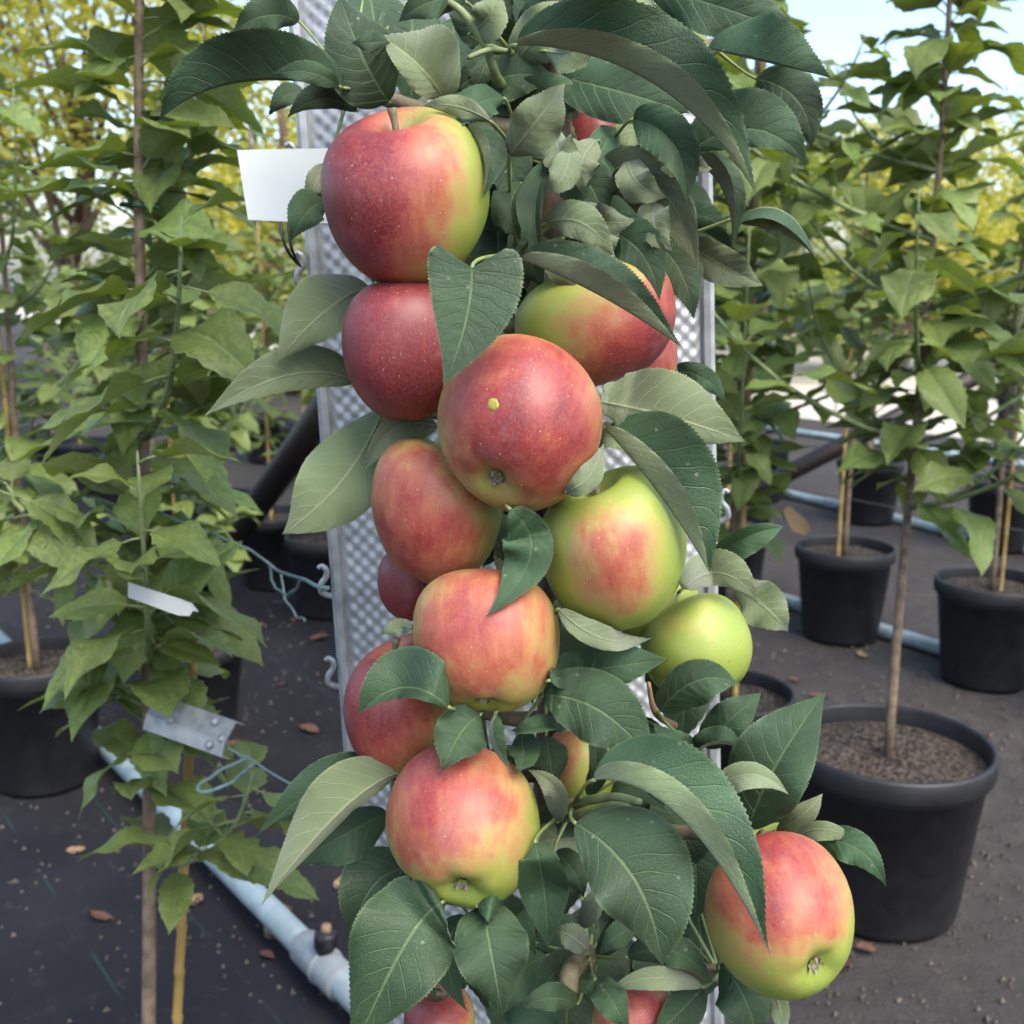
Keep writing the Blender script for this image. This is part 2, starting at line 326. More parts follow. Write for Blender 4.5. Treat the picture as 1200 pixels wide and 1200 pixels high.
# ------------------------------------------------------------------ apples
# cx, cy, half width, half height (px), depth, calyx direction (right, down, towards camera), blush (dir, lo, hi), visible calyx, label
APP = [
 (476, 228, 98, 107, .515, (.10, .84, -.54), ((-.80, .00, .45), -.62, .62), 0, 'large apple, red on one side and green on the other, topmost of the column'),
 (477, 412, 75, 81, .530, (.0, .95, -.2), ((-.3, .1, .9), -1.9, .45), 0, 'small deep red apple tucked under the large topmost apple'),
 (697, 381, 94, 76, .558, (.3, .9, -.1), ((.75, -.55, .2), -.45, .85), 0, 'green apple with pink cheek under a folded leaf, against the bare post'),
 (752, 418, 42, 46, .590, (.2, .9, -.2), ((.4, .2, .9), -1.2, 1.5), 0, 'pale pink apple mostly hidden behind the pink-cheeked green apple'),
 (609, 498, 97, 103, .500, (-.34, .74, .58), ((.10, .02, .95), -.75, 1.15), 1, 'rosy red apple with a yellow spot, in front of its neighbours'),
 (513, 600, 77, 88, .542, (-.25, .95, -.15), ((-.35, -.25, .9), -.55, 1.35), 0, 'peach and red blushed apple between the yellow-spotted apple and the orange-pink one'),
 (486, 685, 43, 44, .585, (-.1, .9, -.1), ((-.2, .1, .9), -2.2, .4), 0, 'deep red apple mostly hidden behind the peach blushed apples'),
 (570, 750, 86, 85, .517, (.0, .90, .43), ((-.05, .25, .85), -.75, 1.65), 1, 'orange-pink apple with a dark calyx at its base and a leaf lying on top'),
 (717, 643, 86, 98, .520, (.35, .85, -.25), ((-.14, -.12, 1.0), .62, 1.16), 0, 'green apple with a red patch on its cheek, under the dark folded leaf'),
 (816, 758, 65, 64, .565, (.35, .75, .2), ((-.3, .6, .6), .70, 2.6), 0, 'clear yellow-green apple without any red, at the column edge'),
 (768, 716, 50, 41, .585, (.0, .9, .1), ((-.3, .6, .6), .60, 2.4), 0, 'green apple mostly hidden below the red-patched green apple'),
 (472, 825, 68, 82, .562, (.25, .88, -.1), ((-.60, .55, .55), -.75, .75), 0, 'pink-red apple with green base behind a glossy dark leaf'),
 (542, 965, 91, 95, .517, (.01, .64, .77), ((-.30, .62, .60), -.34, 1.28), 1, 'pink and green apple with its open calyx facing out, hanging below a red neighbour'),
 (913, 1072, 85, 95, .500, (.33, .40, .85), ((-.22, .72, .55), -.30, 1.22), 1, 'pink and green apple set apart from the column above the soil'),
 (905, 1022, 56, 52, .560, (.2, .9, .0), ((-.3, .8, .3), .55, 2.2), 0, 'pale apple hidden behind the apple that is set apart'),
 (515, 1205, 42, 44, .560, (.1, .9, .0), ((-.5, .6, .5), -.60, .80), 0, 'red and green apple under the lowest big leaves'),
 (742, 1205, 48, 54, .545, (.0, .9, .2), ((.1, .7, .6), -.9, 1.4), 0, 'orange-red apple low in the leaves, beneath a pale leaf underside'),
 (678, 905, 42, 52, .585, (.0, .9, .1), ((-.7, .4, .3), .1, 1.5), 0, 'yellow-green apple deep behind the lower leaves'),
 (690, 175, 40, 44, .595, (.0, .9, .1), ((.1, .4, .8), -1.4, .9), 0, 'orange apple deep in the shade of the top leaves'),
]
def apple_front(x, y):
    zf = 9.
    for a in APP:
        d = 1 - ((x - a[0]) / (a[2] + 1)) ** 2 - ((y - a[1]) / (a[3] + 1)) ** 2
        if d > 0: zf = min(zf, a[4] - (a[2] + a[3]) / 2 / F * a[4] * math.sqrt(d) ** .9)
    return zf
def build_apple(k, cx, cy, rx, ry, z, cal, blush, showc, label):
    rnd = random.Random(k * 7 + 1)
    axis = -(VR * cal[0] - VU * cal[1] - VF * cal[2]).normalized()          # towards the stem
    e1 = axis.orthogonal().normalized(); e1 = Matrix.Rotation(rnd.uniform(0, 6.28), 3, axis) @ e1; e2 = axis.cross(e1)
    NU, NV = 56, 44; hgt = rnd.uniform(.88, .96); lean = rnd.uniform(-.07, .07); lean2 = rnd.uniform(-.07, .07); cone = rnd.uniform(.07, .15)
    def pt(ph, th):
        s, c = math.sin(ph), math.cos(ph)
        rho = s ** .86 if s > 0 else 0
        zz = hgt * math.copysign(abs(c) ** .88, c)
        rho *= 1 + cone * c * .9 - .06 * (c < 0) * c * c
        if c > 0: zz -= .34 * math.exp(-(rho / .25) ** 2) + .05 * math.exp(-(rho / .6) ** 2)
        else:
            zz += .18 * math.exp(-(rho / .23) ** 2) + .03 * math.exp(-(rho / .5) ** 2)
            zz += .011 * math.cos(5 * th + k) * math.exp(-((rho - .42) / .22) ** 2)
        rho *= 1 + .007 * math.cos(5 * th + k) * (1 - c) + .02 * math.cos(2 * th + k * 2) + .015 * math.cos(3 * th + k)
        zz += lean * rho * math.cos(th) + lean2 * rho * math.sin(th)
        q_ = Vector((rho * math.cos(th), rho * math.sin(th), zz)); return q_ * (1 + .045 * noise.noise(q_ * .9 + Vector((k * 3.7, k * 1.3, 0))))
    loc = [pt(0, 0)]; faces = []
    for i in range(1, NV):
        for j in range(NU): loc.append(pt(math.pi * i / NV, 2 * math.pi * j / NU))
    loc.append(pt(math.pi, 0)); last = len(loc) - 1
    for j in range(NU): faces.append((0, 1 + j, 1 + (j + 1) % NU))
    for i in range(NV - 2):
        for j in range(NU): a = 1 + i * NU; faces.append((a + j, a + NU + j, a + NU + (j + 1) % NU, a + (j + 1) % NU))
    for j in range(NU): a = 1 + (NV - 2) * NU; faces.append((a + j, last, a + (j + 1) % NU))
    def to_w(p): return e1 * p.x + e2 * p.y + axis * p.z
    wv = [to_w(p) for p in loc]
    xs = [v.dot(VR) for v in wv]; ys = [v.dot(VU) for v in wv]; zs = [v.dot(VF) for v in wv]
    cxx, cyy, czz = (max(xs) + min(xs)) / 2, (max(ys) + min(ys)) / 2, (max(zs) + min(zs)) / 2
    kx, ky = 2 * rx * z / F / (max(xs) - min(xs)), 2 * ry * z / F / (max(ys) - min(ys)); kz = (kx + ky) / 2
    def fit(v): return VR * ((v.dot(VR) - cxx) * kx) + VU * ((v.dot(VU) - cyy) * ky) + VF * ((v.dot(VF) - czz) * kz)
    fv = [fit(v) for v in wv]
    cen = at(cx, cy, z)
    o = mesh('apple', fv, faces, M['apple'], loc=cen); tag(o, label, 'apple', None)
    bd = Vector(blush[0]).normalized(); bl = []; ru = []
    for v, l in zip(wv, loc):
        n = v.normalized(); q = n.dot(VR) * bd.x + n.dot(VU) * bd.y - n.dot(VF) * bd.z
        b_ = (q - blush[1]) / (blush[2] - blush[1]); b_ -= .35 * math.exp(-(Vector((l.x, l.y)).length / .34) ** 2)
        bl.append(max(-.1, min(1.1, b_)) * .95)
        ru.append(math.exp(-(Vector((l.x, l.y)).length / .22) ** 2) * (.9 if l.z > 0 else .35))
    me = o.data
    me.attributes.new('blush', 'FLOAT', 'POINT').data.foreach_set('value', bl)
    me.attributes.new('russet', 'FLOAT', 'POINT').data.foreach_set('value', ru)
    me.attributes.new('loc', 'FLOAT_VECTOR', 'POINT').data.foreach_set('vector', [c for l in loc for c in l])
    # stalk
    b = MB(); top = loc[0].z
    pts = [fit(to_w(Vector((.02 * t + .1 * t * t, .03 * t, top - .04 + t * .42)))) for t in [i / 7 for i in range(8)]]
    b.tube(pts, [.0016] * 6 + [.0019, .0026], 7); b.build('stalk', M['twig'], o)
    if showc:
        b = MB(); bot = loc[-1].z
        for q in range(5):
            th = 2 * math.pi * q / 5 + k
            for tw in range(2):
                t2 = th + tw * .35; d = Vector((math.cos(t2), math.sin(t2), 0)); sd_ = Vector((-math.sin(t2), math.cos(t2), 0))
                ln = rnd.uniform(.11, .18)
                p0 = Vector((0, 0, bot + .01)) + d * .035; p1 = p0 + d * ln * .35 + Vector((0, 0, -.06)); p2 = p1 + d * ln * rnd.uniform(-.5, .6) + Vector((0, 0, -.055))
                b.add([fit(to_w(x)) for x in (p0 - sd_ * .045, p0 + sd_ * .045, p1 + sd_ * .03, p1 - sd_ * .03, p2)], [(0, 1, 2, 3), (3, 2, 4)])
        b.build('calyx', M['calyx'], o, smooth=False)
    return o
for k, a in enumerate(APP): build_apple(k, *a)
# the yellow spot on the rosy apple
from mathutils.bvhtree import BVHTree
ap = [o for o in COL.objects if o.name.startswith('apple') and o.get('label', '').startswith('rosy')][0]
bv = BVHTree.FromPolygons([v.co + ap.location for v in ap.data.vertices], [tuple(p.vertices) for p in ap.data.polygons])
vv, ff = [], []
for ring_, rr in enumerate((0, 3.5, 6.2, 7.2)):
    for q in range(14):
        x = 578 + rr * math.cos(q * 6.283 / 14) * (1 + .12 * math.sin(q * 2.3)); y = 474 + rr * 1.1 * math.sin(q * 6.283 / 14)
        d_ = (at(x, y, 1) - CAM).normalized(); h_ = bv.ray_cast(CAM, d_)[0]; vv.append(h_ - d_ * (.0003 if ring_ < 3 else -.0002) - ap.location)
for r0 in range(3):
    for q in range(14): ff.append((r0 * 14 + q, r0 * 14 + (q + 1) % 14, r0 * 14 + 14 + (q + 1) % 14, r0 * 14 + 14 + q))
sp = mesh('yellow_spot', vv, ff, mat_simple('yellow_spot', (.32, .28, .045), .45, .2, 400), ap); sp['label'] = 'round yellow spot on the red skin'


# ------------------------------------------------------------------ the columnar apple tree
TREE = empty('columnar_apple_tree', (at(645, 600, .61).x, at(645, 600, .61).y, 0))
tag(TREE, 'columnar apple tree with large leaves, bearing the fruit in front of the post', 'apple tree')
TO = Vector(TREE.location)
def loc_t(p): return Vector(p) - TO
tr = [(TO.x + .004 * math.sin(i * 1.3), TO.y + .003 * math.cos(i * 1.7), i * .075) for i in range(19)]
b = MB(); b.tube([loc_t(p) for p in tr], [.014 - .0004 * i for i in range(19)], 12); b.build('trunk', M['bark'], TREE)
b = MB(); b.lathe([(0, .004), (.11, .004), (.115, .02), (.135, .235), (.145, .235), (.146, .262), (.136, .262), (.130, .22)], 36); b.build('pot', M['pot'], TREE)
b = MB(); b.lathe([(0.0, .232), (.05, .236), (.10, .230), (.133, .226)], 30); b.build('soil', M['soil'], TREE)
NODES = [(600, 62, .575), (520, 118, .58), (612, 185, .58), (700, 195, .59), (800, 150, .60), (835, 55, .61), (410, 100, .575), (440, 332, .585), (430, 455, .59), (596, 590, .585),
         (695, 480, .58), (680, 570, .585), (565, 832, .58), (640, 808, .575), (800, 690, .60), (820, 880, .58), (672, 945, .565), (880, 978, .575), (525, 1050, .575),
         (690, 1120, .57), (842, 1140, .585), (460, 905, .585), (606, 300, .575), (760, 290, .59), (850, 660, .60)]
for (x, y, z) in NODES:
    n = at(x, y, z); t = Vector((TO.x, TO.y, n.z - .025)); b = MB(); mid = (n + t) / 2 + Vector((0, .004, -.008))
    b.tube([loc_t(p) for p in bez(t, mid, n, 7)], [.0052, .005, .0048, .0045, .0042, .004, .0046], 8); b.build('fruit_spur', M['twig'], TREE)
LEAFN = [0]
def hero_leaf(b, m, t, hL, hR, z=.54, aL=12, aR=12, side=1, curl=-14, wide=.42, lobe=0, front=1, wave=1.7, nr=None, node=True):
    """one leaf: base, middle and tip of the midrib, half widths, and the angle of each half to the midrib plane"""
    LEAFN[0] += 1; k = LEAFN[0]; rnd = random.Random(k * 13 + 5)
    if isinstance(z, (int, float)): z = (z + .015, z - .004, z)
    b, m, t = Vector(b), Vector(m), Vector(t); ct = m * 2 - (b + t) / 2; zc = z[1] * 2 - (z[0] + z[2]) / 2
    L = (m - b).length + (t - m).length
    n = nr or max(26, min(110, int(L / 1.7))); n += n % 2
    Q = [0, .06, .22, .42, .62, .80, .93, 1.0]; mq = len(Q) - 1; kk = math.log(.5) / math.log(wide)
    ph1, ph2 = rnd.uniform(0, 6), rnd.uniform(0, 6); wf = rnd.uniform(1.3, 2.4); twi = rnd.uniform(-20, 20)
    us = [i / (n - 1) for i in range(n)]; tj = [(rnd.random(), rnd.random()) for _ in range(n)]
    def bz(a, c, d, u): return a * (1 - u) ** 2 + c * 2 * u * (1 - u) + d * u * u
    def make(dz):
        P = []
        for i, u in enumerate(us):
            p2 = bz(b, ct, t, u); zz = bz(z[0], zc, z[2], u) + dz[i]; P.append(at(p2.x, p2.y, zz))
        rows = []
        for i, u in enumerate(us):
            tg = (P[min(i + 1, n - 1)] - P[max(i - 1, 0)]).normalized(); V = (CAM - P[i]).normalized(); s = V.cross(tg).normalized(); nn = tg.cross(s).normalized()
            zz = (P[i] - CAM).dot(VF); wprof = max(0, math.sin(math.pi * min(1, u ** kk))) ** (.62 + .55 * u) if 0 < u < 1 else 0
            if u <= 0 or u >= 1: wprof = .004
            r = {}
            for sg, h, a in ((1, hL, aL), (-1, hR, aR)):
                hw = h * zz / F * wprof; off = Vector((0, 0, 0)); seg = []
                a_loc = (a * min(1, .35 + 1.3 * u * 1.2) if abs(a) < 80 else a) + sg * twi * math.sin(3.1 * u + ph1 * .3)
                for j in range(mq + 1):
                    if j:
                        q = (Q[j] + Q[j - 1]) / 2; ang = R(a_loc + curl * q * 1.6); dl = (Q[j] - Q[j - 1]) * hw
                        off = off + (s * (sg * math.cos(ang)) + nn * math.sin(ang)) * dl
                    p = P[i] + off; q = Q[j]
                    lat = math.cos(2 * math.pi * (u * 9 - 1.9 * q ** 1.25 + sg * .22))
                    ndir = nn if abs(a) < 80 else (V.cross(s) if False else nn)
                    p = p + nn * (side * .00035 * lat * min(1, q * 4) * (1 - q * .4) * min(1, hw / .008))
                    p = p + nn * (wave * hw * .13 * q * q * math.sin(6.28 * wf * u + (ph1 if sg > 0 else ph2)))
                    if lobe: p = p - tg * (lobe * zz / F * q * q * (1 - u) ** 2 * wprof)
                    if j == mq: p = p + (off.normalized() if off.length > 0 else s) * (.0003 + .0011 * (hw / .02) * .35) * (.5 if i % 2 else -.5) * (.5 + 1.0 * tj[i][0 if sg > 0 else 1]) * (1 if .03 < u < .97 else 0) + tg * (.0006 if i % 2 else 0)
                    seg.append(p)
                r[sg] = seg
            rows.append((r, nn))
        return P, rows
    dz = [0.] * n
    P, rows = make(dz)
    if front:
        for it in range(2):
            need = []
            for i, (r, nn) in enumerate(rows):
                ne = 0.
                for sg in (1, -1):
                    for j, p in enumerate(r[sg]):
                        d = p - CAM; zz = d.dot(VF); x = 600 + F * d.dot(VR) / zz; y = 600 - F * d.dot(VU) / zz
                        ne = min(ne, apple_front(x, y) - .0035 - zz)
                need.append(ne)
            dil = [min(need[max(0, i - 3):i + 4]) for i in range(n)]
            w_ = max(3, n // 7); sm_ = [sum(dil[max(0, i - w_):i + w_ + 1]) / len(dil[max(0, i - w_):i + w_ + 1]) for i in range(n)]
            sm_ = [min(a_, d_ * .9) for a_, d_ in zip(sm_, need)]
            sm_ = [sum(sm_[max(0, i - 2):i + 3]) / len(sm_[max(0, i - 2):i + 3]) for i in range(n)]
            dz = [a_ + c_ for a_, c_ in zip(dz, sm_)]; P, rows = make(dz)
    # two skins that meet at the margin
    cols = [(-1, j) for j in range(mq, 0, -1)] + [(1, j) for j in range(mq + 1)]; nc = len(cols); th = .00028
    org = P[0]; V0 = []; uv = []; faces = []; mi = []
    for skin in (1, -1):
        for i, (r, nn) in enumerate(rows):
            for c, (sg, j) in enumerate(cols):
                p = r[sg][j]; q = r[sg][max(0, j - 1)] if j else r[sg][1]
                if j == mq: V0.append(p - org); uv.append((us[i], sg * Q[j])); continue
                tg = (P[min(i + 1, n - 1)] - P[max(i - 1, 0)]).normalized(); d = (r[sg][j + 1] - p)
                nl = tg.cross(d * sg); nl = nl.normalized() if nl.length > 1e-9 else nn
                if j == 0: nl = nn
                bump = .0006 * (1 - us[i]) if j == 0 and skin == -side else 0
                V0.append(p + nl * (skin * th * .5 + skin * bump) - org); uv.append((us[i], sg * Q[j]))
    for sk, off in ((1, 0), (-1, n * nc)):
        for i in range(n - 1):
            for c in range(nc - 1):
                a_ = off + i * nc + c; q = (a_, a_ + nc, a_ + nc + 1, a_ + 1) if sk > 0 else (a_, a_ + 1, a_ + nc + 1, a_ + nc)
                faces.append(q); mi.append(0 if sk == side else 1)
    o = mesh('leaf', V0, faces, [M['leaf_up'], M['leaf_lo']], TREE, mi, True, uv, loc_t(org))
    # petiole to the nearest spur
    if node:
        best = min((at(*q) for q in NODES), key=lambda q: (q - org).length); d = best - org; out = (org - P[min(3, n - 1)]).normalized()
        end = best
        pb = MB(); pts = bez(Vector((0, 0, 0)), out * min(.006, d.length * .2), end - org, 8); pb.tube(pts, [.00085] * 5 + [.001, .0011, .0013], 6)
        pb.build('petiole', M['petiole'], o)
    return o
H = hero_leaf
UP, LO = 1, -1
# --- top
H((403, 103), (275, 98), (187, 141), 30, 66, .515, aL=-105, aR=18, curl=6, front=0)
H((397, 101), (360, 84), (318, 88), 13, 13, .505, front=0)
H((350, 25), (312, 18), (272, 38), 20, 24, .60, front=0)
H((456, 119), (423, 62), (398, -8), 48, 44, .535, aL=20, aR=5)
H((520, 117), (492, 80), (446, 42), 26, 56, .515, aL=45, aR=10, side=LO, wide=.5)
H((455, 48), (433, 50), (412, 50), 12, 14, .495, curl=-30)
H((545, 2), (505, 2), (467, 26), 20, 22, .525)
H((418, 130), (375, 116), (337, 138), 12, 20, .555, front=0)
H((356, 108), (335, 112), (315, 136), 13, 14, .575, front=0)
H((574, 142), (535, 125), (496, 124), 12, 14, .50, side=LO, curl=-30, wave=2.5)
H((541, 147), (565, 180), (566, 231), 30, 18, .50, aL=10, aR=125, wave=1.6)
H((432, 336), (378, 368), (324, 426), 30, 46, .545, side=LO, front=0, aL=8, aR=8)
H((553, 314), (545, 380), (519, 454), 60, 54, (.452, .452, .448), lobe=42, wide=.22, aL=8, aR=14, curl=-4, wave=.3, front=0)
H((384, 235), (360, 248), (340, 283), 20, 24, .535, side=UP, front=0)
H((384, 195), (370, 215), (365, 240), 14, 14, .545, side=LO, front=0)
H((415, 447), (337, 440), (239, 488), 20, 34, .56, side=LO, front=0, aL=30, aR=5)
H((450, 478), (402, 562), (331, 626), 46, 50, .555, side=LO, front=0, aL=6, aR=6, wide=.5)
H((512, 500), (462, 502), (427, 554), 26, 16, .54, side=LO, aL=40, aR=20, front=0, wave=2)
H((500, 492), (470, 512), (450, 500), 16, 18, .56, side=UP, front=0, wave=2)
H((704, 471), (788, 490), (873, 518), 54, 34, .50, side=LO, aL=6, aR=20)
H((709, 503), (775, 583), (832, 672), 80, 34, .495, aL=12, aR=142, curl=4)
H((606, 53), (765, 98), (887, 229), 76, 42, .47, aL=10, aR=142, curl=4)
H((762, -14), (850, 10), (944, 46), 40, 34, .58, front=0)
H((829, 57), (902, 74), (974, 91), 52, 30, .56, aL=18, aR=-100, front=0)
H((886, 92), (935, 118), (951, 174), 28, 30, .59, front=0)
H((808, 176), (885, 152), (946, 193), 46, 22, .575, aL=10, aR=30, front=0)
H((858, 256), (918, 247), (957, 305), 34, 30, .55, side=LO, aL=128, aR=10, front=0)
H((800, 283), (848, 312), (894, 335), 24, 24, .585, side=LO, front=0, aL=30, aR=30)
H((703, 198), (775, 222), (819, 319), 34, 44, .535, side=LO, aL=40, aR=5)
H((742, 140), (790, 170), (804, 238), 34, 30, .52, aL=30, aR=55, wave=2.2)
H((806, 188), (846, 222), (858, 292), 28, 30, .55, aL=15, aR=130, front=0)
H((640, 262), (682, 262), (720, 300), 24, 20, .515, side=LO, wave=1.5)
H((698, 268), (748, 292), (773, 352), 32, 28, .53)
H((763, 284), (796, 315), (813, 374), 28, 26, .55)
H((598, 182), (630, 140), (662, 98), 28, 34, .49, side=LO, wave=2.4, aL=30, curl=-25)
H((655, 90), (730, 108), (808, 132), 40, 38, .545, front=0)
H((642, 190), (628, 245), (636, 308), 18, 24, .52, aL=60, aR=20, wave=2.)
H((648, 195), (690, 215), (704, 262), 30, 34, .545, wave=2.5)
H((612, 305), (705, 348), (800, 408), 48, 32, .495, aL=10, aR=142, curl=4)
H((668, 170), (660, 205), (640, 225), 18, 18, .51, side=LO, wave=3)
H((720, 150), (700, 190), (690, 235), 24, 22, .545, wave=2.5)
H((600, 60), (560, 25), (520, -20), 30, 30, .57, front=0)
H((612, 55), (655, 15), (720, -25), 34, 30, .57, front=0)
H((700, 40), (760, 35), (812, 60), 26, 30, .575, front=0)
H((590, 95), (560, 90), (530, 110), 22, 22, .565, front=0)
H((640, 100), (690, 70), (740, 72), 26, 26, .565, front=0, side=LO)
H((604, 75), (640, 35), (690, 2), 32, 30, .545, front=0, side=LO)
H((560, 108), (600, 88), (652, 92), 26, 30, .56, front=0)
H((600, 130), (645, 112), (700, 128), 26, 28, .56, front=0)
H((598, 60), (570, 75), (560, 112), 22, 22, .565, front=0)
H((585, 150), (600, 200), (590, 250), 26, 26, .565, front=0)
H((600, 180), (645, 175), (690, 190), 26, 26, .57, front=0)
H((640, 250), (620, 290), (640, 340), 26, 26, .57, front=0)
H((760, 130), (795, 110), (835, 125), 24, 24, .585, front=0)
H((740, 200), (790, 250), (800, 300), 26, 26, .58, front=0)
H((800, 250), (830, 262), (850, 300), 20, 20, .595, front=0)
for (x, y, a_) in ((650, 150, 60), (700, 165, 110), (735, 185, 50), (770, 230, 80), (680, 240, 20), (720, 250, 100), (660, 280, 70), (610, 215, 95), (780, 160, 40), (590, 115, 150), (640, 60, -20), (550, 40, -60)):
    d_ = Vector((math.cos(R(a_)), math.sin(R(a_)))); n_ = Vector((-d_.y, d_.x)); p_ = Vector((x, y))
    H(p_, p_ + d_ * 32 + n_ * 9, p_ + d_ * 66 - n_ * 6, 22, 24, .525, side=LO if (x + y) % 3 else UP, wave=3.2, aL=35, aR=20, curl=-34)
# --- middle
H((598, 597), (622, 652), (570, 722), 26, 34, .50, aL=10, aR=15)
H((838, 652), (878, 628), (918, 617), 16, 22, .575, front=0, aL=40, aR=40)
H((800, 690), (846, 672), (889, 707), 30, 16, .545, side=LO)
H((862, 688), (897, 712), (923, 740), 28, 28, .575, side=LO, front=0, wave=2.)
H((664, 577), (691, 556), (707, 520), 14, 16, .515, side=LO)
H((788, 434), (825, 443), (850, 471), 14, 14, .60, front=0)
H((645, 797), (715, 782), (782, 773), 32, 26, .53)
H((637, 815), (707, 835), (770, 901), 44, 42, .505, aL=10, aR=10)
H((773, 833), (818, 797), (866, 802), 26, 30, .53, aL=5, aR=35)
H((823, 873), (857, 842), (892, 812), 24, 24, .53)
H((822, 879), (792, 870), (765, 847), 14, 15, .53, front=0)
H((814, 883), (845, 872), (874, 884), 22, 12, .525, side=UP, aL=20, aR=120, front=0)
H((484, 737), (465, 735), (446, 744), 8, 10, .525, side=LO)
H((655, 714), (705, 748), (763, 748), 18, 14, .525, side=LO, wave=2)
H((525, 828), (472, 806), (419, 838), 14, 50, .50, aL=30, aR=8)
H((562, 838), (538, 862), (519, 903), 32, 32, .495)
H((580, 836), (574, 868), (598, 902), 22, 16, .49, aL=30, aR=130)
H((662, 846), (630, 852), (600, 856), 18, 14, .52, aL=70, aR=20)
H((606, 862), (614, 880), (606, 905), 20, 20, .53)
H((640, 863), (645, 890), (650, 925), 22, 22, .55, front=0)
H((690, 932), (699, 890), (688, 850), 14, 16, .54, aL=50, aR=20)
# --- right, low
H((876, 972), (914, 890), (967, 812), 54, 42, .515, aL=10, aR=25)
H((910, 974), (940, 955), (964, 930), 13, 15, .545, side=LO, front=0)
H((735, 907), (800, 896), (866, 926), 20, 18, .525, front=0)
H((829, 934), (878, 908), (924, 931), 16, 22, .505, side=LO, aL=10, aR=50)
H((697, 914), (800, 962), (902, 1118), 76, 36, .455, aL=10, aR=143, curl=4)
H((675, 965), (744, 1032), (776, 1132), 74, 50, .465, aL=10, aR=12, curl=-10, wide=.46)
H((627, 988), (638, 1045), (642, 1111), 30, 30, .51)
H((652, 962), (650, 925), (618, 902), 16, 14, .515, side=LO, aL=20, aR=45, front=0)
H((926, 984), (966, 972), (1008, 990), 10, 13, .535, side=LO, front=0)
H((950, 988), (1003, 993), (1038, 1038), 20, 22, .53, front=0)
H((745, 1088), (725, 1095), (702, 1119), 15, 15, .52)
H((736, 1121), (790, 1115), (835, 1152), 20, 18, .515)
H((822, 1156), (765, 1146), (710, 1163), 14, 13, .51, side=LO)
H((823, 1158), (798, 1185), (762, 1218), 24, 22, .535)
H((845, 1130), (872, 1168), (890, 1225), 34, 34, .54, front=0)
H((905, 1160), (914, 1185), (918, 1215), 12, 12, .55, side=LO, front=0)
H((676, 1176), (645, 1170), (610, 1181), 14, 18, .50)
H((698, 1149), (718, 1174), (736, 1208), 20, 20, .50)
H((688, 1116), (670, 1098), (648, 1091), 15, 16, .52, side=LO)
H((680, 1086), (694, 1062), (704, 1036), 14, 14, .525, side=LO)
H((650, 1000), (672, 1020), (684, 1052), 17, 18, .53)
H((690, 1125), (672, 1150), (660, 1185), 18, 18, .535)
H((700, 1120), (735, 1075), (742, 1040), 18, 18, .545)
H((690, 1120), (650, 1140), (632, 1175), 20, 20, .55)
# --- left, low
H((464, 907), (395, 955), (306, 1061), 22, 48, .525, side=LO, aL=-50, aR=6, front=0)
H((448, 907), (380, 920), (302, 978), 20, 30, .55, front=0)
H((453, 953), (400, 980), (341, 1013), 34, 24, .57, front=0)
H((481, 1018), (438, 1038), (412, 1098), 42, 44, .56, front=0)
H((517, 1058), (472, 1112), (412, 1240), 58, 66, .495, aL=10, aR=8, wide=.45)
H((566, 1061), (576, 1118), (590, 1191), 46, 44, .495, aL=10, aR=10)
H((546, 1074), (524, 1120), (548, 1186), 18, 22, .53)
H((510, 1080), (500, 1120), (510, 1168), 22, 22, .55)
H((560, 1062), (600, 1075), (628, 1120), 22, 22, .55)
H((640, 1120), (600, 1150), (580, 1200), 26, 26, .56)
for (x, y, a_) in ((598, 165, 0), (640, 200, 30), (690, 210, -20), (745, 160, 20), (600, 30, 0), (660, 20, 10), (720, 30, -10), (640, 290, 0), (560, 60, 0), (790, 210, 0), (690, 600, 10), (650, 700, 0), (680, 860, 0), (640, 960, 10), (700, 1060, -10), (760, 1000, 0), (580, 1080, 0), (740, 840, 20), (800, 900, 0), (780, 1080, 0), (572, 150, 5), (578, 230, 0), (530, 20, 0), (480, 0, 0), (430, -20, 10), (805, 950, 10), (815, 1050, 5), (720, 1090, 0), (500, 1090, 0), (790, 740, 10), (600, 1110, 0), (660, 1120, 0)):
    H((x, y), (x + a_ * .5 + 5, y + 60), (x + a_, y + 130), 44, 44, .612, front=0, aL=10, aR=14, nr=30)
# --- inner leaves in the shade of the others
rnd = random.Random(77)
for i in range(90):
    x = rnd.uniform(560, 760); y = rnd.uniform(20, 1190)
    if i > 52: x = rnd.uniform(570, 800); y = rnd.uniform(-20, 330)
    a = rnd.uniform(0, 6.28); l = rnd.uniform(60, 105)
    if 330 < y < 780: x = rnd.uniform(600, 720)
    d = Vector((math.cos(a), abs(math.sin(a)) * .7)); p0 = Vector((x, y)); q = d * l
    H(p0, p0 + q * .5 + Vector((0, -8)), p0 + q + Vector((0, rnd.uniform(0, 20))), l * .27, l * .27, rnd.uniform(.580, .605), front=0, aL=rnd.uniform(0, 40), aR=rnd.uniform(0, 40), side=rnd.choice((1, 1, -1)), nr=26)
